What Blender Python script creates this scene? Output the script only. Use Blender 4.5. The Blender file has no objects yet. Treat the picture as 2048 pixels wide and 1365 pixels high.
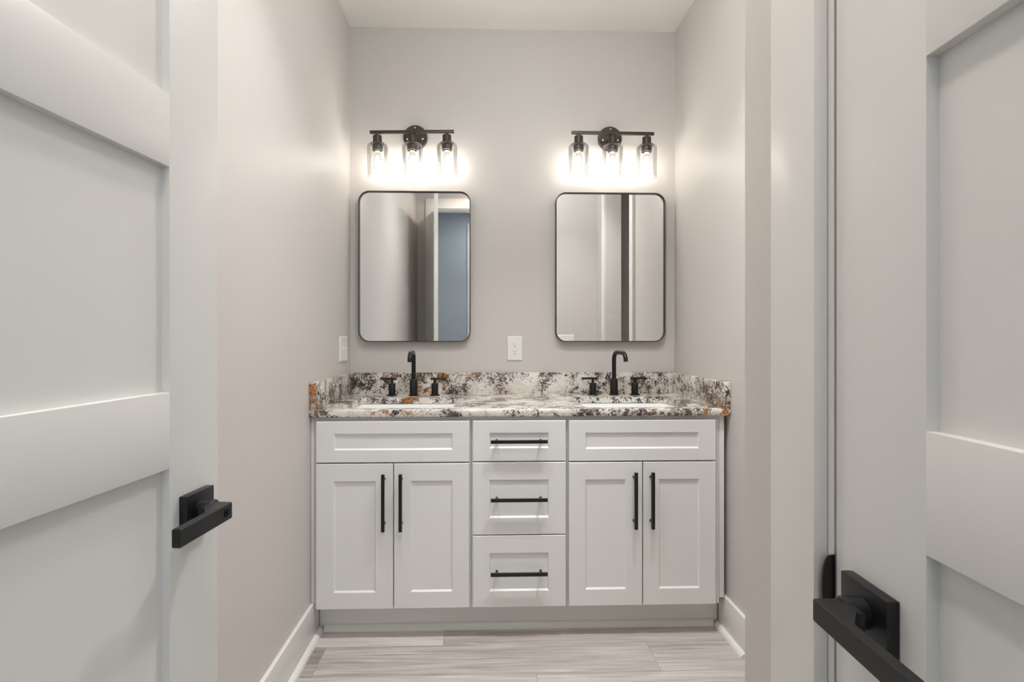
import bpy, bmesh, math
from mathutils import Vector, Matrix
S = bpy.context.scene
COL = S.collection
PI = math.pi

# ---------------------------------------------------------------- camera, world, lights, exposure
CAM_H, F_PX, CX, CY, YAW = 1.175, 1050.0, 1000.0, 675.0, math.atan(30 / 1050.0)
cd = bpy.data.cameras.new('camera')
cam = bpy.data.objects.new('camera', cd)
COL.objects.link(cam)
cam.location = (0, 0, CAM_H)
cam.rotation_euler = (PI / 2, 0, -YAW)
cd.sensor_fit = 'HORIZONTAL'
cd.sensor_width = 36.0
cd.lens = F_PX / 2048 * 36.0
cd.shift_x = (1024 - CX) / 2048
cd.shift_y = (CY - 682.5) / 2048
cd.clip_start = 0.02
S.camera = cam

w = bpy.data.worlds.new('world')
S.world = w
w.use_nodes = True
w.node_tree.nodes['Background'].inputs[0].default_value = (0.8, 0.85, 1.0, 1)
w.node_tree.nodes['Background'].inputs[1].default_value = 0.3

def lamp(name, loc, size, power, color, rot=(0, 0, 0), spread=PI):
    l = bpy.data.lights.new(name, 'AREA')
    l.shape = 'DISK'
    l.size = size
    l.energy = power
    l.color = color
    l.spread = spread
    o = bpy.data.objects.new(name, l)
    o.location = loc
    o.rotation_euler = rot
    COL.objects.link(o)
    return o
ROOM_CANS = [(-0.12, 0.42), (-0.16, 1.45), (0.56, 1.45)]
GLOBE = (0.28, 1.35, 2.48)  # globe lamp added out of view to brighten ceiling and upper walls
LP = dict(bulb=60.0, globe=54.0, can0=6.7, can1=4.3, can2=7.0, bed=5.2, day=0.5, front_fill=16.0)
LC = dict(bulb=(1.0, 0.95, 0.87), globe=(0.98, 1, 1), can0=(1.0, 0.88, 0.80), can1=(1, 1, 1), can2=(1, 1, 1), bed=(1, 0.97, 0.93), day=(0.62, 0.78, 1.0), front_fill=(0.94, 0.97, 1.0))
#OVERRIDE
for i, (x, y) in enumerate(ROOM_CANS):
    lamp('downlight_lamp', (x, y, 2.722), 0.14, LP['can%d' % i], LC['can%d' % i], spread=math.radians((150, 95, 95)[i]))
lamp('bedroom_fill_lamp', (0.05, -0.62, 2.66), 0.36, LP['bed'], LC['bed'])  # lamp added behind the camera as ambient fill
front_fill = lamp('bedroom_front_fill', (0.33, -1.10, 1.45), 0.78, LP['front_fill'], LC['front_fill'], (PI / 2, 0, PI))  # unseen area lamp added for frontal fill through the doorway
front_fill.data.shape = 'RECTANGLE'
front_fill.data.size_y = 1.7
lamp('bedroom_daylight', (-1.9, -0.65, 1.5), 0.9, LP['day'], LC['day'], (0, -PI / 2, 0))

vs = S.view_settings
vs.view_transform = 'Standard'
vs.look = 'None'
vs.exposure = 0.08
vs.gamma = 1.0
vs.use_curve_mapping = False

# ---------------------------------------------------------------- materials
def mat(name, color, rough=0.5, metal=0.0, spec=0.5, bump=None, coat=0.0):
    m = bpy.data.materials.new(name)
    m.use_nodes = True
    nt = m.node_tree
    b = nt.nodes['Principled BSDF']
    b.inputs['Base Color'].default_value = (*color, 1)
    b.inputs['Roughness'].default_value = rough
    b.inputs['Metallic'].default_value = metal
    b.inputs['Specular IOR Level'].default_value = spec
    b.inputs['Coat Weight'].default_value = coat
    if bump:
        sc, st, dist = bump
        tc = nt.nodes.new('ShaderNodeTexCoord')
        n = nt.nodes.new('ShaderNodeTexNoise')
        n.inputs['Scale'].default_value = sc
        n.inputs['Detail'].default_value = 3
        bp = nt.nodes.new('ShaderNodeBump')
        bp.inputs['Strength'].default_value = st
        bp.inputs['Distance'].default_value = dist
        nt.links.new(tc.outputs['Object'], n.inputs['Vector'])
        nt.links.new(n.outputs['Fac'], bp.inputs['Height'])
        nt.links.new(bp.outputs['Normal'], b.inputs['Normal'])
    return m

M = {}
M['wall'] = mat('wall_paint', (0.605, 0.575, 0.547), 0.5, bump=(260, 0.10, 0.001))
M['ceiling'] = mat('ceiling_paint', (0.95, 0.925, 0.875), 0.7, bump=(220, 0.12, 0.001))
M['trim'] = mat('trim_paint', (0.76, 0.745, 0.715), 0.27, bump=(120, 0.05, 0.001))
M['door'] = mat('door_paint', (0.72, 0.72, 0.70), 0.36, bump=(90, 0.05, 0.001))
M['cabinet'] = mat('cabinet_paint', (0.75, 0.748, 0.735), 0.34)
M['gap'] = mat('cabinet_frame_paint', (0.68, 0.678, 0.665), 0.4)
M['hall'] = mat('bedroom_wall_daylit', (0.42, 0.49, 0.55), 0.6)  # blue cast of daylight put into the wall colour
M['black'] = mat('matte_black_metal', (0.009, 0.009, 0.010), 0.36, 0.2, bump=(900, 0.05, 0.0003))
M['faucet'] = mat('faucet_black', (0.012, 0.012, 0.012), 0.33, 0.3)
M['bronze'] = mat('dark_bronze_metal', (0.068, 0.056, 0.050), 0.42, 0.6)
M['screw'] = mat('bright_screw', (0.55, 0.5, 0.45), 0.25, 1.0)
M['mirror'] = mat('mirror_silver', (0.90, 0.905, 0.90), 0.0, 1.0)
M['plastic'] = mat('white_plastic', (0.80, 0.79, 0.77), 0.3)
M['slot'] = mat('slot_dark', (0.01, 0.01, 0.01), 0.6)
M['sink'] = mat('white_porcelain', (0.86, 0.87, 0.86), 0.12, coat=0.5)
M['brass'] = mat('bulb_screw_base', (0.75, 0.68, 0.55), 0.3, 1.0)
M['chrome'] = mat('drain_metal', (0.02, 0.02, 0.02), 0.3, 0.6)

def glow(name, color, strength):
    m = bpy.data.materials.new(name)
    m.use_nodes = True
    nt = m.node_tree
    nt.nodes.clear()
    e = nt.nodes.new('ShaderNodeEmission')
    e.inputs[0].default_value = (*color, 1)
    e.inputs[1].default_value = strength
    o = nt.nodes.new('ShaderNodeOutputMaterial')
    nt.links.new(e.outputs[0], o.inputs[0])
    return m
M['filament'] = glow('glowing_filament', LC['bulb'], LP['bulb'])
M['globe'] = glow('added_globe_glow', LC['globe'], LP['globe'])
M['can'] = glow('downlight_diffuser', (1.0, 0.95, 0.90), 3.0)

def thin_glass(name, tint, edge, glow_strength=0.0):
    m = bpy.data.materials.new(name)
    m.use_nodes = True
    nt = m.node_tree
    nt.nodes.clear()
    t = nt.nodes.new('ShaderNodeBsdfTransparent')
    g = nt.nodes.new('ShaderNodeBsdfGlossy')
    g.inputs['Roughness'].default_value = 0.02
    lw = nt.nodes.new('ShaderNodeLayerWeight')
    lw.inputs['Blend'].default_value = 0.5
    pw = nt.nodes.new('ShaderNodeMath')
    pw.operation = 'POWER'
    pw.inputs[1].default_value = 9.0
    mixc = nt.nodes.new('ShaderNodeMix')
    mixc.data_type = 'RGBA'
    mixc.inputs[6].default_value = (*tint, 1)
    mixc.inputs[7].default_value = (*edge, 1)
    fr = nt.nodes.new('ShaderNodeFresnel')
    fr.inputs['IOR'].default_value = 1.45
    mx = nt.nodes.new('ShaderNodeMixShader')
    o = nt.nodes.new('ShaderNodeOutputMaterial')
    L = nt.links.new
    L(lw.outputs['Facing'], pw.inputs[0])
    L(pw.outputs[0], mixc.inputs[0])
    L(mixc.outputs[2], t.inputs[0])
    hf = nt.nodes.new('ShaderNodeMath')
    hf.operation = 'MULTIPLY'
    hf.inputs[1].default_value = 0.45
    L(fr.outputs[0], hf.inputs[0])
    L(hf.outputs[0], mx.inputs[0])
    L(t.outputs[0], mx.inputs[1])
    L(g.outputs[0], mx.inputs[2])
    if glow_strength:
        e = nt.nodes.new('ShaderNodeEmission')
        e.inputs[0].default_value = (1.0, 0.92, 0.82, 1)
        e.inputs[1].default_value = glow_strength
        ad = nt.nodes.new('ShaderNodeAddShader')
        L(mx.outputs[0], ad.inputs[0])
        L(e.outputs[0], ad.inputs[1])
        L(ad.outputs[0], o.inputs[0])
    else:
        L(mx.outputs[0], o.inputs[0])
    return m
M['glass'] = thin_glass('clear_shade_glass', (0.985, 0.985, 0.985), (0.80, 0.79, 0.77))
M['bulb'] = thin_glass('lit_bulb_glass', (0.99, 0.985, 0.98), (0.85, 0.83, 0.80), 0.25)

def granite():
    m = bpy.data.materials.new('speckled_granite')
    m.use_nodes = True
    nt = m.node_tree
    b = nt.nodes['Principled BSDF']
    L = nt.links.new
    tc = nt.nodes.new('ShaderNodeTexCoord')
    def noise(scale, detail, rough=0.5, dist=0.0, off=0.0):
        mp = nt.nodes.new('ShaderNodeMapping')
        mp.inputs['Location'].default_value = (off, off * 0.7, off * 1.3)
        L(tc.outputs['Object'], mp.inputs[0])
        n = nt.nodes.new('ShaderNodeTexNoise')
        n.inputs['Scale'].default_value = scale
        n.inputs['Detail'].default_value = detail
        n.inputs['Roughness'].default_value = rough
        n.inputs['Distortion'].default_value = dist
        L(mp.outputs[0], n.inputs['Vector'])
        return n.outputs['Fac']
    def math_(op, a, c=None, clamp=False):
        n = nt.nodes.new('ShaderNodeMath')
        n.operation = op
        n.use_clamp = clamp
        for i, v in enumerate((a, c)):
            if v is None: continue
            if isinstance(v, (int, float)): n.inputs[i].default_value = v
            else: L(v, n.inputs[i])
        return n.outputs[0]
    def step(v, lo, hi):
        n = nt.nodes.new('ShaderNodeMapRange')
        n.interpolation_type = 'SMOOTHSTEP'
        n.inputs['From Min'].default_value = lo
        n.inputs['From Max'].default_value = hi
        L(v, n.inputs['Value'])
        return n.outputs['Result']
    def mix(fac, a, c):
        n = nt.nodes.new('ShaderNodeMix')
        n.data_type = 'RGBA'
        L(fac, n.inputs[0])
        for i, v in ((6, a), (7, c)):
            if isinstance(v, tuple): n.inputs[i].default_value = (*v, 1)
            else: L(v, n.inputs[i])
        return n.outputs[2]
    def spot(c, r):
        v = nt.nodes.new('ShaderNodeVectorMath')
        v.operation = 'DISTANCE'
        L(tc.outputs['Object'], v.inputs[0])
        v.inputs[1].default_value = c
        return math_('SUBTRACT', 1.0, math_('DIVIDE', v.outputs['Value'], r), True)
    big = noise(7.5, 3, 0.55, 0.6, 3.1)
    mid = noise(24, 4, 0.6, 0.8, 7.7)
    fine = noise(110, 5, 0.65, 0.5, 1.3)
    fine2 = noise(150, 3, 0.6, 0.2, 12.0)
    # cream field with greyish crystals
    base = mix(step(mid, 0.42, 0.62), (0.76, 0.715, 0.645), (0.64, 0.62, 0.595))
    base = mix(step(noise(14, 2, 0.5, 0.3, 21.0), 0.52, 0.64), base, (0.81, 0.785, 0.745))
    # taupe grey speckle haze
    sp = math_('ADD', math_('MULTIPLY', fine2, 0.75), math_('MULTIPLY', big, 0.55))
    base = mix(math_('MULTIPLY', step(sp, 0.63, 0.75), 0.75), base, (0.27, 0.235, 0.21))
    # dark mica: clustered where the broad noise is high
    dk = math_('ADD', math_('MULTIPLY', fine, 0.62), math_('ADD', math_('MULTIPLY', mid, 0.48), math_('MULTIPLY', big, 0.42)))
    dk_col = mix(step(noise(33, 2, 0.5, 0, 4.4), 0.42, 0.58), (0.05, 0.045, 0.043), (0.13, 0.095, 0.075))
    c = mix(step(dk, 0.77, 0.815), base, dk_col)
    # thin rust coloured veins
    vn = math_('ABSOLUTE', math_('SUBTRACT', noise(6.5, 4, 0.55, 0.9, 15.0), 0.5))
    vein = math_('MULTIPLY', math_('SUBTRACT', 1.0, step(vn, 0.004, 0.016), True), step(noise(3.0, 2, 0.5, 0, 30.0), 0.50, 0.58))
    c = mix(math_('MULTIPLY', vein, 0.85), c, (0.30, 0.145, 0.045))
    # rust patches of the stone, mostly near one end and beside one faucet
    tot = None
    for p, r in RUST:
        s = spot(p, r)
        tot = s if tot is None else math_('MAXIMUM', tot, s)
    rs = math_('ADD', math_('MULTIPLY', tot, 0.42), math_('ADD', math_('MULTIPLY', mid, 0.55), math_('MULTIPLY', fine, 0.25)))
    rmask = math_('MULTIPLY', step(rs, 0.62, 0.70), step(tot, 0.02, 0.15))
    rcol = mix(step(fine, 0.42, 0.58), (0.17, 0.055, 0.018), (0.44, 0.20, 0.055))
    c = mix(rmask, c, rcol)
    L(c, b.inputs['Base Color'])
    b.inputs['Roughness'].default_value = 0.16
    b.inputs['Specular IOR Level'].default_value = 0.45
    return m
# rust patch centres are in the countertop's own coordinates (origin: middle of its underside at the back wall)
RUST = [((-0.815, -0.61, 0.10), 0.085), ((-0.81, -0.59, 0.04), 0.075), ((-0.80, -0.50, 0.08), 0.03), ((-0.72, -0.42, 0.03), 0.05), ((-0.66, -0.50, 0.03), 0.035),
        ((-0.50, -0.20, 0.02), 0.045), ((-0.455, -0.21, 0.02), 0.03), ((-0.375, -0.02, 0.12), 0.03), ((-0.335, -0.02, 0.115), 0.028), ((-0.35, -0.02, 0.05), 0.032),
        ((-0.44, -0.02, 0.045), 0.028), ((-0.21, -0.02, 0.125), 0.012), ((0.80, -0.61, 0.02), 0.05), ((0.72, -0.61, 0.015), 0.03)]
M['granite'] = granite()

def planks():
    m = bpy.data.materials.new('vinyl_planks')
    m.use_nodes = True
    nt = m.node_tree
    b = nt.nodes['Principled BSDF']
    L = nt.links.new
    tc = nt.nodes.new('ShaderNodeTexCoord')
    def mth(op, a, c=0.0, d=None):
        n = nt.nodes.new('ShaderNodeMath')
        n.operation = op
        for k, v in enumerate((a, c, d)):
            if v is None: continue
            if isinstance(v, (int, float)): n.inputs[k].default_value = v
            else: L(v, n.inputs[k])
        return n.outputs[0]
    PL, PW = 1.22, 0.176               # plank length along x, width along y
    xyz = nt.nodes.new('ShaderNodeSeparateXYZ')
    L(tc.outputs['Object'], xyz.inputs[0])
    v = mth('DIVIDE', mth('SUBTRACT', xyz.outputs[1], 1.829), PW)
    row = mth('FLOOR', v)
    u = mth('DIVIDE', mth('SUBTRACT', xyz.outputs[0], mth('MULTIPLY_ADD', row, -0.78, 0.62)), PL)
    col = mth('FLOOR', u)
    def edge(t, width):                # 1 on the joint line
        fr = mth('SUBTRACT', t, mth('FLOOR', t))
        return mth('LESS_THAN', mth('MINIMUM', fr, mth('SUBTRACT', 1.0, fr)), width)
    joint = mth('MAXIMUM', edge(v, 0.0009 / PW), edge(u, 0.0009 / PL))
    cmb = nt.nodes.new('ShaderNodeCombineXYZ')
    L(row, cmb.inputs[0]); L(col, cmb.inputs[1]); cmb.inputs[2].default_value = 3.7
    wn = nt.nodes.new('ShaderNodeTexWhiteNoise')
    L(cmb.outputs[0], wn.inputs['Vector'])
    def grain(sx, sy, detail, dist):
        g = nt.nodes.new('ShaderNodeMapping')
        g.inputs['Scale'].default_value = (sx, sy, 1)
        L(tc.outputs['Object'], g.inputs[0])
        ad = nt.nodes.new('ShaderNodeVectorMath')
        ad.operation = 'MULTIPLY_ADD'
        L(wn.outputs['Color'], ad.inputs[0])
        ad.inputs[1].default_value = (7, 13, 3)
        L(g.outputs[0], ad.inputs[2])
        n = nt.nodes.new('ShaderNodeTexNoise')
        n.inputs['Scale'].default_value = 1
        n.inputs['Detail'].default_value = detail
        n.inputs['Roughness'].default_value = 0.6
        n.inputs['Distortion'].default_value = dist
        L(ad.outputs[0], n.inputs['Vector'])
        return n.outputs['Fac']
    r = nt.nodes.new('ShaderNodeValToRGB')
    r.color_ramp.elements[0].color = (0.19, 0.157, 0.134, 1)
    r.color_ramp.elements[0].position = 0.47
    r.color_ramp.elements[1].color = (0.63, 0.585, 0.55, 1)
    r.color_ramp.elements[1].position = 0.96
    mx = nt.nodes.new('ShaderNodeMath'); mx.operation = 'MULTIPLY_ADD'
    L(grain(1.6, 24, 6, 1.0), mx.inputs[0]); mx.inputs[1].default_value = 0.66
    m2 = nt.nodes.new('ShaderNodeMath'); m2.operation = 'MULTIPLY_ADD'
    L(grain(4, 150, 6, 0.4), m2.inputs[0]); m2.inputs[1].default_value = 0.62
    sep = nt.nodes.new('ShaderNodeSeparateColor')
    L(wn.outputs['Color'], sep.inputs[0])
    m3 = nt.nodes.new('ShaderNodeMath'); m3.operation = 'MULTIPLY'
    L(sep.outputs[0], m3.inputs[0]); m3.inputs[1].default_value = 0.30
    L(m3.outputs[0], m2.inputs[2])
    L(m2.outputs[0], mx.inputs[2])
    L(mx.outputs[0], r.inputs[0])
    dk = nt.nodes.new('ShaderNodeMix'); dk.data_type = 'RGBA'
    L(joint, dk.inputs[0]); L(r.outputs[0], dk.inputs[6])
    dk.inputs[7].default_value = (0.26, 0.22, 0.19, 1)
    L(dk.outputs[2], b.inputs['Base Color'])
    b.inputs['Roughness'].default_value = 0.42
    bp = nt.nodes.new('ShaderNodeBump')
    bp.inputs['Strength'].default_value = 0.15
    bp.inputs['Distance'].default_value = 0.001
    L(mx.outputs[0], bp.inputs['Height'])
    L(bp.outputs['Normal'], b.inputs['Normal'])
    return m
M['floor'] = planks()

# ---------------------------------------------------------------- mesh helpers
class MB:
    """collects solids; build() links them as one mesh object"""
    def __init__(self):
        self.bm = bmesh.new()
    def box(self, x0, x1, y0, y1, z0, z1, bev=0.0, seg=2, mtx=None):
        t = bmesh.new()
        bmesh.ops.create_cube(t, size=1.0)
        for v in t.verts:
            v.co = Vector(((x0 + x1) / 2 + v.co.x * (x1 - x0), (y0 + y1) / 2 + v.co.y * (y1 - y0), (z0 + z1) / 2 + v.co.z * (z1 - z0)))
        if bev:
            bmesh.ops.bevel(t, geom=list(t.edges), offset=bev, segments=seg, affect='EDGES', profile=0.6)
        self.merge(t, mtx)
        return self
    def merge(self, t, mtx=None):
        if mtx is not None:
            bmesh.ops.transform(t, matrix=mtx, verts=t.verts)
        bmesh.ops.recalc_face_normals(t, faces=t.faces)
        me = bpy.data.meshes.new('tmp')
        t.to_mesh(me)
        t.free()
        self.bm.from_mesh(me)
        bpy.data.meshes.remove(me)
    def lathe(self, prof, c, n=40, axis='Z', closed=False):
        """prof: (radius, height) pairs about the axis through c"""
        t = bmesh.new()
        rings = []
        for r, h in prof:
            if r < 1e-6:
                rings.append([t.verts.new((0, 0, h))])
            else:
                rings.append([t.verts.new((r * math.cos(2 * PI * i / n), r * math.sin(2 * PI * i / n), h)) for i in range(n)])
        pairs = list(zip(rings, rings[1:]))
        if closed: pairs.append((rings[-1], rings[0]))
        for A, B in pairs:
            for i in range(n):
                j = (i + 1) % n
                if len(A) == 1 and len(B) == 1: break
                if len(A) == 1: t.faces.new((A[0], B[i], B[j]))
                elif len(B) == 1: t.faces.new((A[i], A[j], B[0]))
                else: t.faces.new((A[i], A[j], B[j], B[i]))
        if not closed:
            for R_ in (rings[0], rings[-1]):
                if len(R_) > 2: t.faces.new(R_)
        R = {'Z': Matrix.Identity(4), 'Y': Matrix.Rotation(PI / 2, 4, 'X'), 'X': Matrix.Rotation(PI / 2, 4, 'Y')}[axis]
        self.merge(t, Matrix.Translation(c) @ R)
        return self
    def tube(self, pts, r, n=20):
        t = bmesh.new()
        pts = [Vector(p) for p in pts]
        rings = []
        tan0 = (pts[1] - pts[0]).normalized()
        u = tan0.orthogonal().normalized()
        for i, p in enumerate(pts):
            if i == 0: tg = pts[1] - pts[0]
            elif i == len(pts) - 1: tg = pts[-1] - pts[-2]
            else: tg = pts[i + 1] - pts[i - 1]
            tg.normalize()
            u = (u - tg * u.dot(tg)).normalized()
            v = tg.cross(u)
            rings.append([t.verts.new(p + (u * math.cos(2 * PI * k / n) + v * math.sin(2 * PI * k / n)) * r) for k in range(n)])
        for A, B in zip(rings, rings[1:]):
            for k in range(n):
                j = (k + 1) % n
                t.faces.new((A[k], A[j], B[j], B[k]))
        t.faces.new(rings[0]); t.faces.new(rings[-1])
        self.merge(t)
        return self
    def loft(self, rings, cap0=True, cap1=True, closed=False):
        t = bmesh.new()
        R = [[t.verts.new(p) for p in ring] for ring in rings]
        n = len(R[0])
        pairs = list(zip(R, R[1:]))
        if closed: pairs.append((R[-1], R[0]))
        for A, B in pairs:
            for k in range(n):
                j = (k + 1) % n
                t.faces.new((A[k], A[j], B[j], B[k]))
        if not closed:
            if cap0: t.faces.new(R[0])
            if cap1: t.faces.new(R[-1])
        self.merge(t)
        return self
    def build(self, name, m, parent=None, local=False, smooth=35):
        o_root = parent
        while o_root is not None and o_root.parent is not None: o_root = o_root.parent
        if o_root is not None and not local:
            bmesh.ops.translate(self.bm, vec=-o_root.location, verts=self.bm.verts)
        me = bpy.data.meshes.new(name)
        self.bm.to_mesh(me)
        self.bm.free()
        me.materials.append(m)
        for p in me.polygons: p.use_smooth = True
        me.set_sharp_from_angle(angle=math.radians(smooth))
        o = bpy.data.objects.new(name, me)
        COL.objects.link(o)
        if parent is not None: o.parent = parent
        return o

def rrect(x0, x1, z0, z1, r, n=8):
    """rounded rectangle outline, counter-clockwise"""
    out = []
    for cx, cz, a0 in ((x1 - r, z1 - r, 0), (x0 + r, z1 - r, PI / 2), (x0 + r, z0 + r, PI), (x1 - r, z0 + r, 1.5 * PI)):
        for i in range(n + 1):
            a = a0 + PI / 2 * i / n
            out.append((cx + r * math.cos(a), cz + r * math.sin(a)))
    return out

def tag(o, label, cat=None, group=None, kind=None):
    o['label'] = label
    if cat: o['category'] = cat
    if group: o['group'] = group
    if kind: o['kind'] = kind
    return o
def thing(name, loc, label, cat, group=None, rot=(0, 0, 0)):
    o = bpy.data.objects.new(name, None)
    o.empty_display_size = 0.05
    o.location = loc
    o.rotation_euler = rot
    COL.objects.link(o)
    return tag(o, label, cat, group)
def struct(name, mb, m, label, cat):
    return tag(mb.build(name, m), label, cat, kind='structure')
def copy_tree(o, parent=None):
    c = o.copy()
    COL.objects.link(c)
    if parent is not None: c.parent = parent
    for ch in list(o.children): copy_tree(ch, c)
    return c

# ---------------------------------------------------------------- room
D = 2.6474                       # back wall
XL, XR = -0.6752, 0.9648         # side walls
ZC = 2.73
YE = 0.737                       # face of the closet wall end
struct('floor', MB().box(-2.4, 2.6, -1.3, D + 0.1, -0.05, 0.0), M['floor'], 'greige wood-look vinyl plank floor running crosswise', 'floor')
struct('ceiling', MB().box(-2.4, 2.6, -1.3, D + 0.1, ZC, ZC + 0.05), M['ceiling'], 'plain white ceiling above the vanity', 'ceiling')
struct('wall_back', MB().box(XL - 0.1, XR + 0.12, D, D + 0.1, 0, ZC), M['wall'], 'greige wall behind the mirrors and vanity lights', 'wall')
struct('wall_left', MB().box(XL - 0.1, XL, -0.14, D, 0, ZC), M['wall'], 'greige side wall beside the open door', 'wall')
OY0, OY1, OZ = 1.072, 1.813, 2.458   # opening in the right wall
struct('wall_right', MB().box(XR, XR + 0.124, OY1, D, 0, ZC).box(XR, XR + 0.124, YE, OY0, 0, ZC).box(XR, XR + 0.124, OY0, OY1, OZ, ZC),
       M['wall'], 'greige side wall beside the sink with the swivelled spout', 'wall')
struct('wall_partition', MB().box(0.37, XR + 0.124, 0.637, YE, 0, ZC).box(0.37, 0.47, 0.556, 0.637, 0, ZC).box(0.37, 0.47, -0.02, 0.556, 2.46, ZC),
       M['wall'], 'end of closet wall next to the closet door casing', 'wall')
struct('wall_front', MB().box(XL - 0.1, -0.492, -0.14, -0.02, 0, ZC).box(0.33, 1.08, -0.14, -0.02, 0, ZC).box(-0.492, 0.33, -0.14, -0.02, OZ, ZC),
       M['wall'], 'greige wall around the entrance doorway', 'wall')
struct('wall_bedroom', MB().box(-2.4, 2.6, -1.25, -1.15, 0, ZC).box(-2.3, -2.2, -1.15, -0.14, 0, ZC).box(2.2, 2.3, -1.15, -0.14, 0, ZC),
       M['hall'], 'bedroom wall beyond the doorway, coloured with cool daylight', 'wall')
struct('wall_toilet_room', MB().box(XR + 0.124, 2.3, 0.70, 0.80, 0, ZC).box(2.2, 2.3, 0.80, 2.1, 0, ZC).box(XR + 0.124, 2.3, 2.1, 2.2, 0, ZC),
       M['wall'], 'dim wall of the room beyond the side opening', 'wall')

def baseboard(name, runs, label):
    b = MB(); s = MB()
    for (x0, x1, y0, y1, nx, ny) in runs:      # board against a wall, its normal (nx, ny)
        b.box(x0, x1, y0, y1, 0.0, 0.143, 0.002)
        t = 0.019
        if nx > 0: pf = [(x1 + t * math.cos(a), t * math.sin(a)) for a in [i * PI / 12 for i in range(7)]] + [(x1, 0)]
        else: pf = [(x0 - t * math.cos(a), t * math.sin(a)) for a in [i * PI / 12 for i in range(7)]] + [(x0, 0)]
        s.loft([[(px, y, pz) for px, pz in pf] for y in (y0, y1)])
    o = tag(b.build(name, M['trim']), label, 'baseboard', kind='structure')
    s.build('shoe_moulding', M['trim'], o)
    return o
baseboard('baseboard_left', [(XL, XL + 0.014, -0.004, 2.117, 1, 0)], 'white baseboard along the wall beside the open door')
baseboard('baseboard_right', [(XR - 0.014, XR, 1.888, 2.117, -1, 0)], 'short white baseboard between the vanity and the side opening')

# toe kick of the vanity: board and its little moulding
kick = tag(MB().box(XL + 0.014, XR - 0.014, 2.122, 2.134, 0.0, 0.121).build('toe_kick', M['trim']),
           'white recessed toe kick board under all three cabinets', 'toe kick')
sm = MB()
pf = [(2.122 - 0.014 * math.cos(a), 0.002 + 0.024 * math.sin(a)) for a in [i * PI / 12 for i in range(7)]] + [(2.122, 0.0), (2.108, 0.0)]
sm.loft([[(x, y, z) for y, z in pf] for x in (XL + 0.034, XR - 0.034)])
sm.build('shoe_moulding', M['trim'], kick)

# casings
def trim(name, mb, label):
    return tag(mb.build(name, M['trim']), label, 'trim', kind='structure')
tr = trim('trim_1', MB().box(0.354, 0.37, 0.556, 0.642, 0.0, 2.46, 0.0025).box(0.354, 0.37, -0.018, 0.642, 2.46, 2.56, 0.002)
          .box(0.3705, 0.47, 0.5475, 0.556, 0, 2.46), 'glossy white casing beside the closet door')
st = MB()                        # lip of the strike plate, a D-shaped blade standing off the jamb
prof = [(0.371, 0.872)] + [(0.371 - 0.0135 * math.sin(PI * i / 14) ** 0.55, 0.908 - 0.036 * math.cos(PI * i / 14)) for i in range(15)] + [(0.371, 0.945)]
st.loft([[(x, y, z) for x, z in prof] for y in (0.5462, 0.5485)])
st.build('strike_plate', M['black'], tr)
trim('trim_2', MB().box(-0.592, -0.492, -0.02, -0.004, 0, 2.56, 0.002).box(-0.492, 0.33, -0.02, -0.004, 2.462, 2.56, 0.002)
     .box(-0.492, -0.487, -0.14, -0.02, 0, 2.458).box(0.325, 0.33, -0.14, -0.02, 0, 2.458).box(-0.487, 0.325, -0.14, -0.02, 2.452, 2.458),
     'white casing around the entrance doorway')
trim('trim_3', MB().box(XR - 0.016, XR, OY0 - 0.09, OY0, 0, OZ + 0.09, 0.002).box(XR - 0.016, XR, OY1, OY1 + 0.074, 0, OZ + 0.09, 0.002)
     .box(XR - 0.016, XR, OY0, OY1, OZ, OZ + 0.09, 0.002).box(XR, XR + 0.124, OY0, OY0 + 0.006, 0, OZ).box(XR, XR + 0.124, OY1 - 0.006, OY1, 0, OZ),
     'white casing around the side opening seen in the mirror')
trim('trim_4', MB().box(-0.215, -0.115, -1.15, -1.13, 0, 2.56, 0.002).box(-0.115, 0.80, -1.15, -1.13, 2.46, 2.56, 0.002).box(0.80, 0.90, -1.15, -1.13, 0, 2.56, 0.002),
     'pale casing around the bedroom door')
wd = tag(MB().box(-0.112, -0.04, -1.149, -1.134, 0.01, 2.455, 0.001).box(0.70, 0.797, -1.149, -1.134, 0.01, 2.455, 0.001)
         .box(-0.04, 0.70, -1.149, -1.134, 0.01, 0.5, 0.001).box(-0.04, 0.70, -1.149, -1.134, 2.36, 2.455, 0.001).build('door_3', M['door']),
         'white bedroom door with invented glazing opposite the doorway', 'door', kind='structure')
MB().box(-0.04, 0.70, -1.145, -1.141, 0.5, 2.36).build('pane', M['glass'], wd)  # glazing invented to go with the added fill lamp

# ---------------------------------------------------------------- interior doors
STILE = 0.106
PANELS = [(0.25, 0.60), (0.70, 1.005), (1.104, 1.395), (1.489, 1.765), (1.86, 2.31)]
def interior_door(name, hinge, yaw, width, side, panels, stile, label):
    """slab in its own frame: y runs from hinge to free edge, the face shown is x = 0 and the slab lies on the other side (side = -1 or +1)"""
    T = 0.035
    z0, z1 = 0.012, 2.44
    mb = MB()
    xa, xb = sorted((0.0, side * T))
    mb.box(xa, xb, 0, stile, z0, z1, 0.0012)
    mb.box(xa, xb, width - stile, width, z0, z1, 0.0012)
    lo = z0
    for (p0, p1) in panels + [(z1, None)]:
        mb.box(xa, xb, stile - 0.0005, width - stile + 0.0005, lo, p0, 0.0008)
        if p1 is not None: lo = p1
    xp0, xp1 = sorted((side * 0.0105, side * (T - 0.0105)))
    for (p0, p1) in panels:
        mb.box(xp0, xp1, stile - 0.004, width - stile + 0.004, p0 - 0.004, p1 + 0.004)
    o = mb.build(name, M['door'])
    o.location = hinge
    o.rotation_euler = (0, 0, yaw)
    return tag(o, label, 'door', kind='structure')
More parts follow.
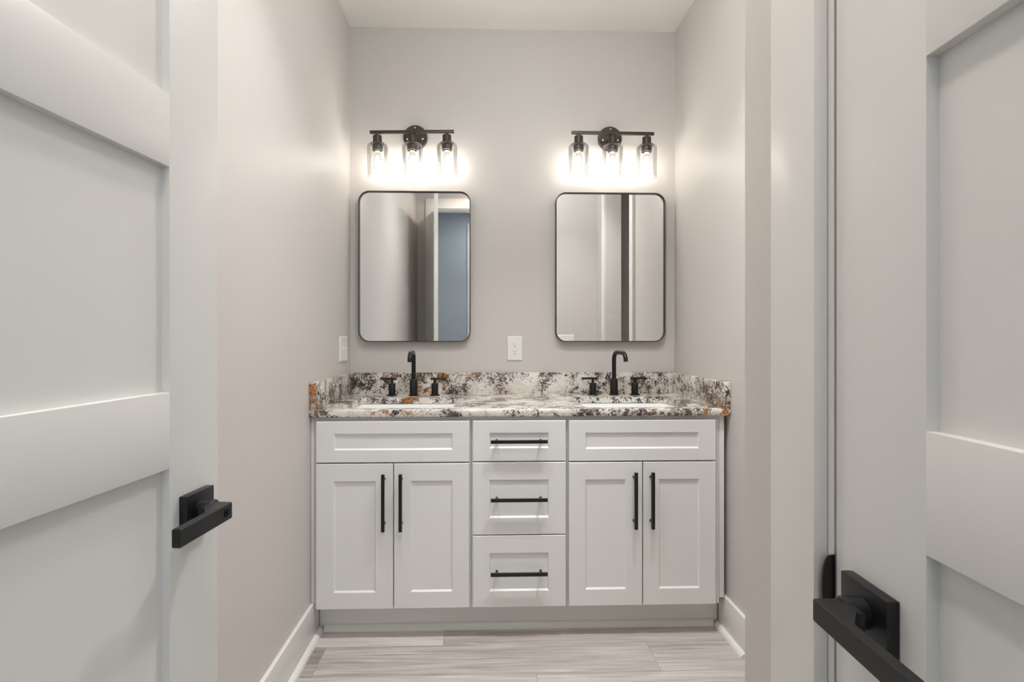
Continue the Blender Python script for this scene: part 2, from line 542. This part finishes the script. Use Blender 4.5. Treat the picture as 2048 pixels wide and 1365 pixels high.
def lever_handle(door, side, width, yc, zc, zl, ros, proj, y_far, length, hgt, lock):
    """rosette on the shown face and a flat lever turned back towards the hinge"""
    u = -side                                     # direction away from the face
    def bx(mb, a, b, y0, y1, z0, z1, bev):
        xa, xb = sorted((u * a, u * b))
        mb.box(xa, xb, y0, y1, z0, z1, bev)
    r = MB(); bx(r, 0.0003, 0.0118, yc - ros / 2, yc + ros / 2, zc - ros / 2, zc + ros / 2, 0.0012)
    h = r.build('door_handle', M['black'], door, local=True)
    n = MB().lathe([(0.0145, 0), (0.0145, 0.018), (0.0125, 0.020)], (u * 0.0118, yc, zl), 28, 'X')
    if u < 0:
        n.bm.verts.ensure_lookup_table()
        for v in n.bm.verts: v.co.x = u * 0.0118 - (v.co.x - u * 0.0118)
        bmesh.ops.reverse_faces(n.bm, faces=n.bm.faces)
    n.build('neck', M['black'], h, local=True)
    # lever: wedge-like root that sweeps into the flat grip
    t = 0.0105
    z0, z1 = zl - hgt / 2, zl + hgt / 2
    pf = [(u * proj, y_far), (u * proj, y_far - length), (u * (proj - t), y_far - length), (u * (proj - t), y_far - 0.046),
          (u * 0.030, y_far - 0.027), (u * 0.024, y_far - 0.027), (u * 0.024, y_far)]
    lv = MB()
    g = 0.0014
    cx = sum(p[0] for p in pf) / len(pf); cy = sum(p[1] for p in pf) / len(pf)
    def inset(k):
        out = []
        m_ = len(pf)
        for i in range(m_):
            p0, p1, p2 = Vector(pf[i - 1]), Vector(pf[i]), Vector(pf[(i + 1) % m_])
            e1 = (p1 - p0).normalized(); e2 = (p2 - p1).normalized()
            n1 = Vector((-e1.y, e1.x)); n2 = Vector((-e2.y, e2.x))
            b_ = (n1 + n2)
            b_ = b_ / max(0.3, b_.dot(n1))
            s_ = 1 if area > 0 else -1
            out.append(p1 + b_ * k * s_)
        return out
    area = sum(pf[i - 1][0] * pf[i][1] - pf[i][0] * pf[i - 1][1] for i in range(len(pf)))
    ins = inset(g)
    lv.loft([[(p.x, p.y, z0) for p in ins], [(p[0], p[1], z0 + g) for p in pf], [(p[0], p[1], z1 - g) for p in pf], [(p.x, p.y, z1) for p in ins]])
    lo = lv.build('lever', M['black'], h, local=True, smooth=25)
    if lock:
        k = MB().lathe([(0.0062, 0), (0.0062, 0.0012), (0.0050, 0.0014), (0.0048, 0.0006), (0.0, 0.0006)], (u * proj, y_far - 0.011, zl), 24, 'X')
        k.box(u * proj + 0.0004, u * proj + 0.0018, y_far - 0.0122, y_far - 0.0098, zl - 0.0034, zl + 0.0034)
        k.build('privacy_lock', M['chrome'], h, local=True)
    return h

TH = math.radians(5.5)
X1, Y1, W1 = -0.397, 0.792, 0.785
hinge = (X1 - W1 * math.sin(TH), Y1 - W1 * math.cos(TH), 0)
d1 = interior_door('door_1', hinge, -TH, W1, -1, PANELS, 0.103, 'white panel door standing open beside the plain side wall')
lever_handle(d1, -1, W1, W1 - 0.0565, 0.9345, 0.937, 0.058, 0.054, W1 - 0.0535, 0.1055, 0.0230, True)
TH2 = math.radians(2.3)
X2, Y2, W2 = 0.370, 0.543, 0.555
hinge2 = (X2 - W2 * math.sin(TH2), Y2 - W2 * math.cos(TH2), 0)
P2 = [(0.25, 0.63), (0.73, 0.994), (1.097, 1.408), (1.51, 1.79), (1.89, 2.31)]
d2 = interior_door('door_2', hinge2, -TH2, W2, 1, P2, 0.1185, 'white panel closet door closed behind the glossy casing')
lever_handle(d2, 1, W2, W2 - 0.058, 0.909, 0.915, 0.064, 0.055, W2 - 0.053, 0.125, 0.0225, False)

# ---------------------------------------------------------------- vanity cabinets
YF, YD = 2.056, 2.037            # face frame and door faces
ZB, ZT = 0.121, 0.866            # cabinet bottom, top of the face frame
def front(mb, x0, x1, z0, z1, p0, p1, q0, q1):
    """slab with a recessed panel: outline x0..x1, z0..z1, panel p0..p1, q0..q1"""
    def ring(a0, a1, b0, b1, y): return [(a0, y, b0), (a1, y, b0), (a1, y, b1), (a0, y, b1)]
    e = 0.0016
    mb.loft([ring(x0, x1, z0, z1, YF - 0.0005), ring(x0, x1, z0, z1, YD + e), ring(x0 + e, x1 - e, z0 + e, z1 - e, YD),
             ring(p0, p1, q0, q1, YD), ring(p0 + 0.0045, p1 - 0.0045, q0 + 0.006, q1 - 0.0045, YD + 0.0062)])
def pull(parent, name, x, z, length, vertical, label):
    mb = MB()
    h = length / 2
    a, b = 0.0062, 0.0055
    y0, y1 = YD - 0.036, YD - 0.025
    sp = h - 0.024
    if vertical:
        mb.box(x - a, x + a, y0, y1, z - h, z + h, 0.001)
        pts = [(x, z - sp), (x, z + sp)]
    else:
        mb.box(x - h, x + h, y0, y1, z - a, z + a, 0.001)
        pts = [(x - sp, z), (x + sp, z)]
    for px, pz in pts:
        mb.lathe([(0.0055, 0), (0.0050, 0.004), (0.0050, 0.026)], (px, YD - 0.0002, pz), 16, 'Y')
    o = mb.build(name, M['black'], parent)
    o['label'] = label
    return o
def cabinet(x0, x1, label, filler=None):
    t = thing('vanity_cabinet', ((x0 + x1) / 2, YF, ZB), label, 'cabinet', 'vanity cabinets')
    b = MB()
    g = 0.0006
    x0 += g; x1 -= g
    b.box(x0, x0 + 0.016, YF + 0.019, D - 0.012, ZB, ZT).box(x1 - 0.016, x1, YF + 0.019, D - 0.012, ZB, ZT)
    b.box(x0 + 0.016, x1 - 0.016, YF + 0.019, D - 0.012, ZB, ZB + 0.016).box(x0 + 0.016, x1 - 0.016, D - 0.02, D - 0.012, ZB + 0.016, ZT)
    b.box(x0, x0 + 0.03, YF, YF + 0.019, ZB, ZT).box(x1 - 0.03, x1, YF, YF + 0.019, ZB, ZT)
    for z0, z1 in ((ZB, ZB + 0.03), (0.67, 0.71), (ZT - 0.03, ZT)):
        b.box(x0 + 0.03, x1 - 0.03, YF, YF + 0.019, z0, z1)
    b.build('body', M['gap'], t)
    if filler:
        MB().box(filler[0], filler[1], YF - 0.001, YF + 0.016, 0.1435, ZT, 0.001).build('filler_strip', M['cabinet'], t)
    return t
def sink_cab(t, fx, fp, doors, handles):
    mb = MB(); front(mb, fx[0], fx[1], 0.692, 0.8505, fp[0], fp[1], 0.739, 0.803)
    mb.build('false_drawer_front', M['cabinet'], t)
    for (dx, dp), hx in zip(doors, handles):
        mb = MB(); front(mb, dx[0], dx[1], 0.1265, 0.6865, dp[0], dp[1], 0.190, 0.620)
        d = mb.build('door', M['cabinet'], t)
        pull(d, 'door_pull', hx, 0.5435, 0.2185, True, 'black bar pull')
XA, XB = -0.0537, 0.3208
c1 = cabinet(-0.661, XA, 'white two-door sink cabinet next to wall with the switch plate', (XL + 0.001, -0.6615))
sink_cab(c1, (-0.6492, -0.0605), (-0.5806, -0.1258), [((-0.6492, -0.3549), (-0.5825, -0.422)), ((-0.3515, -0.0615), (-0.2857, -0.1258))], (-0.388, -0.322))
c2 = cabinet(XA, XB, 'narrow white cabinet with three drawers under the wall outlet')
for (z0, z1, q0, q1, hz) in ((0.6935, 0.8510, 0.7435, 0.8040, 0.7742), (0.4080, 0.6885, 0.4730, 0.6215, 0.5505), (0.1265, 0.4040, 0.1885, 0.3370, 0.2660)):
    mb = MB(); front(mb, -0.0475, 0.3145, z0, z1, 0.0175, 0.2480, q0, q1)
    d = mb.build('drawer', M['cabinet'], c2)
    pull(d, 'drawer_pull', 0.131, hz, 0.2185, False, 'black bar pull')
c3 = cabinet(XB, 0.9274, 'white two-door sink cabinet below faucet with the swivelled spout', (0.928, 0.9478))
sink_cab(c3, (0.3271, 0.9069), (0.3918, 0.8394), [((0.3271, 0.6150), (0.3918, 0.5509)), ((0.6190, 0.9069), (0.681, 0.8414))], (0.582, 0.648))

# ---------------------------------------------------------------- countertop
ZK0, ZK1, YC = 0.8665, 0.8945, 2.033
top = thing('countertop', (0.145, D, ZK0), 'speckled cream granite countertop spanning all three cabinets', 'countertop')
SINKS = [(-0.573, -0.126), (0.402, 0.849)]
SY0, SY1 = 2.085, 2.448
def counter_mesh():
    t = bmesh.new()
    loops = [[(XL + 0.001, YC), (XR - 0.001, YC), (XR - 0.001, D - 0.001), (XL + 0.001, D - 0.001)]]
    for a, b in SINKS: loops.append(rrect(a, b, SY0, SY1, 0.03, 6))
    edges = []
    for lp in loops:
        vs_ = [t.verts.new((x, y, ZK1)) for x, y in lp]
        for i in range(len(vs_)): edges.append(t.edges.new((vs_[i - 1], vs_[i])))
    bmesh.ops.triangle_fill(t, use_beauty=True, use_dissolve=False, edges=edges)
    bmesh.ops.recalc_face_normals(t, faces=t.faces)
    if sum(f.normal.z for f in t.faces) < 0: bmesh.ops.reverse_faces(t, faces=t.faces)
    ex = bmesh.ops.extrude_face_region(t, geom=list(t.faces))
    for v in ex['geom']:
        if isinstance(v, bmesh.types.BMVert): v.co.z = ZK0
    bmesh.ops.recalc_face_normals(t, faces=t.faces)
    fe = [e for e in t.edges if all(abs(v.co.y - YC) < 1e-5 for v in e.verts) and abs(e.verts[0].co.z - e.verts[1].co.z) < 1e-6]
    bmesh.ops.bevel(t, geom=fe, offset=0.005, segments=3, affect='EDGES', profile=0.5)
    return t
mb = MB(); mb.merge(counter_mesh()); mb.build('slab', M['granite'], top, smooth=50)
MB().box(XL + 0.001, XR - 0.001, D - 0.021, D - 0.001, ZK1 + 0.0002, 0.998, 0.0015).build('backsplash', M['granite'], top)
MB().box(XL + 0.001, XL + 0.021, YC + 0.002, D - 0.0212, ZK1 + 0.0002, 0.998, 0.0015).build('side_splash', M['granite'], top)
MB().box(XR - 0.021, XR - 0.001, YC + 0.002, D - 0.0212, ZK1 + 0.0002, 0.998, 0.0015).build('side_splash', M['granite'], top)

# ---------------------------------------------------------------- sinks
for (a, b), lab in zip(SINKS, ('white undermount sink cut into the rust-streaked end of the granite', 'white undermount sink in front of the swivelled spout')):
    t = thing('undermount_sink', ((a + b) / 2, (SY0 + SY1) / 2, 0.72), lab, 'sink', 'undermount sinks')
    def rg(d, z, r): return [(x, y, z) for x, y in rrect(a - d, b + d, SY0 - d, SY1 + d, r, 6)]
    mb = MB()
    mb.loft([rg(0.008, ZK0 - 0.0004, 0.038), rg(0.004, ZK0 - 0.0004, 0.034), rg(0.0, ZK0 - 0.006, 0.03), rg(-0.008, 0.76, 0.03), rg(-0.022, 0.735, 0.04), rg(-0.06, 0.728, 0.05),
             rg(-0.15, 0.724, 0.01), rg(-0.15, 0.714, 0.01), rg(-0.03, 0.716, 0.05), rg(0.008, 0.755, 0.04), rg(0.0082, ZK0 - 0.012, 0.038)], closed=True)
    bx = [(x, y, 0.7235) for x, y in rrect(a + 0.15, b - 0.15, SY0 + 0.15, SY1 - 0.15, 0.01, 6)]
    bx2 = [(x, y, 0.7145) for x, y in rrect(a + 0.15, b - 0.15, SY0 + 0.15, SY1 - 0.15, 0.01, 6)]
    mb.loft([bx2, bx])
    mb.build('basin', M['sink'], t, smooth=60)
    MB().lathe([(0.026, 0.7237), (0.026, 0.7255), (0.020, 0.7265), (0.0, 0.7275)], ((a + b) / 2, (SY0 + SY1) / 2, 0), 28).build('drain', M['chrome'], t)

# ---------------------------------------------------------------- faucets
YB = 2.538
def faucet(x, turn, label, reach):
    t = thing('faucet', (x, YB, ZK1), label, 'faucet', 'widespread faucets')
    z = 0.0003
    b = MB().lathe([(0.0245, z), (0.0245, 0.0045), (0.0185, 0.0055), (0.0185, 0.078), (0.0177, 0.0792), (0.0100, 0.0792)], (0, 0, 0), 36)
    # spout path in its own upright plane
    pts = [(0.0, 0.06), (0.0, 0.172)]
    for i in range(1, 9):
        an = PI / 2 * i / 8
        pts.append((0.036 * (1 - math.cos(an)), 0.172 + 0.036 * math.sin(an)))
    pts.append((reach - 0.040, 0.208))
    for i in range(1, 9):
        an = PI / 2 * i / 8 * 0.9
        pts.append((reach - 0.040 + 0.036 * math.sin(an), 0.208 - 0.036 * (1 - math.cos(an))))
    e = pts[-1]
    pts.append((e[0] + 0.002, e[1] - 0.010))
    s_, c_ = math.sin(turn), math.cos(turn)
    b.tube([(r * s_, -r * c_, h) for r, h in pts], 0.0102, 24)
    b.build('spout', M['faucet'], t, local=True)
    for sgn, dx in ((-1, -0.1035), (1, 0.1020)):
        h = MB().lathe([(0.0245, z), (0.0245, 0.0045), (0.0165, 0.0055), (0.0165, 0.058), (0.0157, 0.0592), (0.0068, 0.0592), (0.0068, 0.076)], (dx, 0, 0), 32)
        ho = h.build('handle', M['faucet'], t, local=True)
        MB().tube([(dx - sgn * 0.020, 0, 0.0805), (dx + sgn * 0.055, 0, 0.0805)], 0.0055, 18).build('lever', M['faucet'], ho, local=True)
    return t
faucet(-0.3435, math.radians(0), 'black widespread faucet beside the rust patch, spout straight ahead', 0.135)
faucet(0.6275, math.radians(10), 'black widespread faucet with spout swivelled towards the near side wall', 0.135)

# ---------------------------------------------------------------- mirrors
def wall_mirror(xc, label):
    x0, x1, z0, z1 = xc - 0.2765, xc + 0.2765, 1.1525, 1.9005
    t = thing('wall_mirror', (xc, D, z0), label, 'mirror', 'wall mirrors')
    yf, yb, yg, R = D - 0.036, D - 0.001, D - 0.0235, 0.052
    def rg(i, y): return [(x, y, z) for x, z in rrect(x0 + i, x1 - i, z0 + i, z1 - i, R - i, 10)]
    MB().loft([rg(0, yb), rg(0, yf + 0.001), rg(0.001, yf), rg(0.003, yf), rg(0.004, yf + 0.001), rg(0.004, yg + 0.004), rg(0.004, yb)], closed=True).build('frame', M['bronze'], t, smooth=40)
    MB().loft([rg(0.0042, yg), rg(0.0042, yg + 0.005)]).build('glass', M['mirror'], t)
wall_mirror(-0.349, 'black-framed rounded mirror reflecting the blue-grey doorway')
wall_mirror(0.630, 'black-framed rounded mirror reflecting the white side opening casing')

# ---------------------------------------------------------------- vanity lights
def vanity_light(xc, zc, label, tilt, plate_dx):
    t = thing('vanity_light', (xc, D, zc), label, 'wall light', 'vanity lights', (0, tilt, 0))
    yb = -0.088
    MBp = MB().lathe([(0.060, 0.0008), (0.060, 0.016), (0.057, 0.020), (0.0, 0.021)], (plate_dx, 0, 0.002), 48, 'Y')
    p = MBp.build('backplate', M['bronze'], t, local=True)
    for ax, az in ((0, 0.045), (-0.038, -0.010), (0.038, -0.010)):
        MB().lathe([(0.0045, 0.019), (0.0045, 0.023), (0.002, 0.0255), (0.0, 0.0257)], (plate_dx + ax, 0, 0.002 + az), 14, 'Y').build('screw', M['screw'], p, local=True)
    MB().lathe([(0.010, 0.019), (0.010, 0.083)], (plate_dx * 0.3, 0, 0), 20, 'Y').build('arm', M['bronze'], t, local=True)
    MB().box(-0.2035, 0.2035, yb - 0.007, yb + 0.007, -0.007, 0.007, 0.0012).build('bar', M['bronze'], t, local=True)
    for dx in (-0.168, 0.0, 0.168):
        s_ = MB().lathe([(0.0075, -0.006), (0.0075, -0.017), (0.0205, -0.018), (0.0212, -0.020), (0.0212, -0.050), (0.030, -0.0535), (0.0335, -0.0555), (0.0335, -0.0575), (0.012, -0.058)], (dx, yb, 0), 36)
        s_.lathe([(0.012, -0.058), (0.0245, -0.0655), (0.0250, -0.067), (0.0250, -0.089), (0.0242, -0.090), (0.0195, -0.090), (0.0195, -0.078), (0.012, -0.077)], (dx, yb, 0), 36)
        s_.build('socket', M['bronze'], t, local=True)
        go = []                               # shade: thin open-bottomed cup, outside then inside
        outer = [(0.0300, -0.0585), (0.0400, -0.0595), (0.0465, -0.063), (0.0493, -0.069), (0.0500, -0.078), (0.0500, -0.215)]
        inner = [(r - 0.0022, z + (-0.0022 if i < 4 else 0.0)) for i, (r, z) in enumerate(outer)]
        MB().lathe(outer + [(0.0489, -0.2162)] + inner[::-1], (dx, yb, 0), 48, closed=True).build('glass_shade', M['glass'], t, local=True)
        bulb = MB().lathe([(0.0135, -0.094), (0.0145, -0.104), (0.0185, -0.118), (0.0222, -0.136), (0.0232, -0.152), (0.0218, -0.166), (0.0170, -0.180), (0.0090, -0.188), (0.0, -0.190)], (dx, yb, 0), 32)
        bo = bulb.build('bulb', M['bulb'], t, local=True)
        MB().lathe([(0.0135, -0.079), (0.0138, -0.094)], (dx, yb, 0), 28).build('screw_base', M['brass'], bo, local=True)
        MB().lathe([(0.0, -0.112), (0.0055, -0.114), (0.0105, -0.128), (0.0130, -0.145), (0.0125, -0.160), (0.0070, -0.172), (0.0, -0.174)], (dx, yb, 0), 20).build('filament', M['filament'], bo, local=True)
    return t
vanity_light(-0.354, 2.1723, 'three-bulb black bar light above the mirror reflecting the doorway', math.radians(-1.1), 0.006)
vanity_light(0.6266, 2.1768, 'three-bulb black bar light above the mirror reflecting the side casing', math.radians(0.3), 0.004)

# ---------------------------------------------------------------- outlets and switches
t = thing('wall_outlet', (0.150, D, 1.1185), 'white duplex outlet plate between the two mirrors', 'outlet')
mb = MB()
hx, hz = 0.0385, 0.0615
mb.loft([[(0.150 + sx * (hx - i), y, 1.1185 + sz * (hz - i)) for sx, sz in ((-1, -1), (1, -1), (1, 1), (-1, 1))] for i, y in ((0, D - 0.0005), (0, D - 0.003), (0.004, D - 0.0065))])
mb.build('cover_plate', M['plastic'], t)
for zc in (1.1385, 1.0985):
    r = MB()
    r.loft([[(0.150 + max(-0.0145, min(0.0145, 0.0172 * math.cos(2 * PI * k / 32))), y, zc + 0.0172 * math.sin(2 * PI * k / 32) * 0.86) for k in range(32)] for y in (D - 0.006, D - 0.0082)])
    ro = r.build('receptacle', M['plastic'], t)
    s_ = MB().box(0.1436, 0.1452, D - 0.0085, D - 0.0078, zc + 0.0005, zc + 0.0075).box(0.1551, 0.1565, D - 0.0085, D - 0.0078, zc + 0.0010, zc + 0.0070)
    s_.lathe([(0.0024, 0.0078), (0.0024, 0.0085)], (0.150, D, zc - 0.0075), 14, 'Y')
    s_.build('slots', M['slot'], ro)
MB().lathe([(0.0024, 0.006), (0.0024, 0.0072), (0.0, 0.0076)], (0.150, D, 1.1185), 14, 'Y').build('screw', M['plastic'], t)

def switch_plate(origin, yaw, gangs, hw, hh, label):
    """plate in its own frame: front faces -y"""
    t = thing('switch_plate', origin, label, 'light switch', None, (0, 0, yaw))
    mb = MB()
    mb.loft([[(sx * (hw - i), -y, sz * (hh - i)) for sx, sz in ((-1, -1), (1, -1), (1, 1), (-1, 1))] for i, y in ((0, 0.0005), (0, 0.003), (0.004, 0.0065))])
    mb.build('cover_plate', M['plastic'], t, local=True)
    for g in range(gangs):
        gx = (g - (gangs - 1) / 2) * 0.046
        f = MB().box(gx - 0.0055, gx + 0.0055, -0.0072, -0.0055, -0.0125, 0.0125)
        m = Matrix.Translation((gx, -0.008, 0.001)) @ Matrix.Rotation(math.radians(-24), 4, 'X')
        f.box(-0.0042, 0.0042, -0.006, 0.004, -0.0045, 0.0045, 0.001, mtx=m)
        for sz in (-0.030, 0.030):
            f.lathe([(0.0026, 0.006), (0.0026, 0.0072), (0.0, 0.0076)], (gx, 0, sz), 12, 'Y')
        f.build('toggle', M['plastic'], t, local=True)
    return t
switch_plate((XL, 2.513, 1.120), PI / 2, 2, 0.064, 0.060, 'white switch plate on the side wall near the backsplash corner')
switch_plate((0.688, YE, 1.138), PI, 3, 0.080, 0.058, 'white triple switch plate seen in mirror, on the closet wall end')

# ---------------------------------------------------------------- recessed downlights
for (x, y), lab in zip(ROOM_CANS, ('recessed downlight in the ceiling by the entrance doorway', 'recessed downlight near the plain wall, in front of the vanity', 'recessed downlight near the side opening, in front of the vanity')):
    t = thing('recessed_downlight', (x, y, ZC), lab, 'ceiling light', 'recessed downlights')
    MB().lathe([(0.075, -0.0005), (0.090, -0.0005), (0.088, -0.004), (0.076, -0.006)], (x, y, ZC), 40, closed=True).build('trim_ring', M['plastic'], t)
    MB().lathe([(0.0745, -0.0005), (0.0745, -0.002)], (x, y, ZC), 40).build('diffuser', M['can'], t)
t = thing('added_globe_light', (GLOBE[0], GLOBE[1], ZC), 'added unseen opal globe fill light hanging in the middle of the bathroom', 'ceiling light')
MB().lathe([(0.0, -0.0005), (0.065, -0.0005), (0.062, -0.018), (0.012, -0.024), (0.008, -0.024), (0.008, -0.150), (0.034, -0.156), (0.036, -0.172), (0.0, -0.172)], (GLOBE[0], GLOBE[1], ZC), 40).build('canopy', M['bronze'], t)
MB().lathe([(0.0, -0.085)] + [(0.085 * math.sin(PI * i / 20), -0.085 * math.cos(PI * i / 20)) for i in range(1, 20)] + [(0.0, 0.085)], GLOBE, 40).build('globe', M['globe'], t)
# unseen flush light added in the bedroom as fill, through the doorway behind the camera
t = thing('added_flush_light', (0.05, -0.62, ZC), 'added round flush fill light in the bedroom beyond the doorway', 'ceiling light')
MB().lathe([(0.0, -0.0005), (0.20, -0.0005), (0.20, -0.05), (0.185, -0.055), (0.0, -0.055)], (0.05, -0.62, ZC), 48).build('housing', M['plastic'], t)
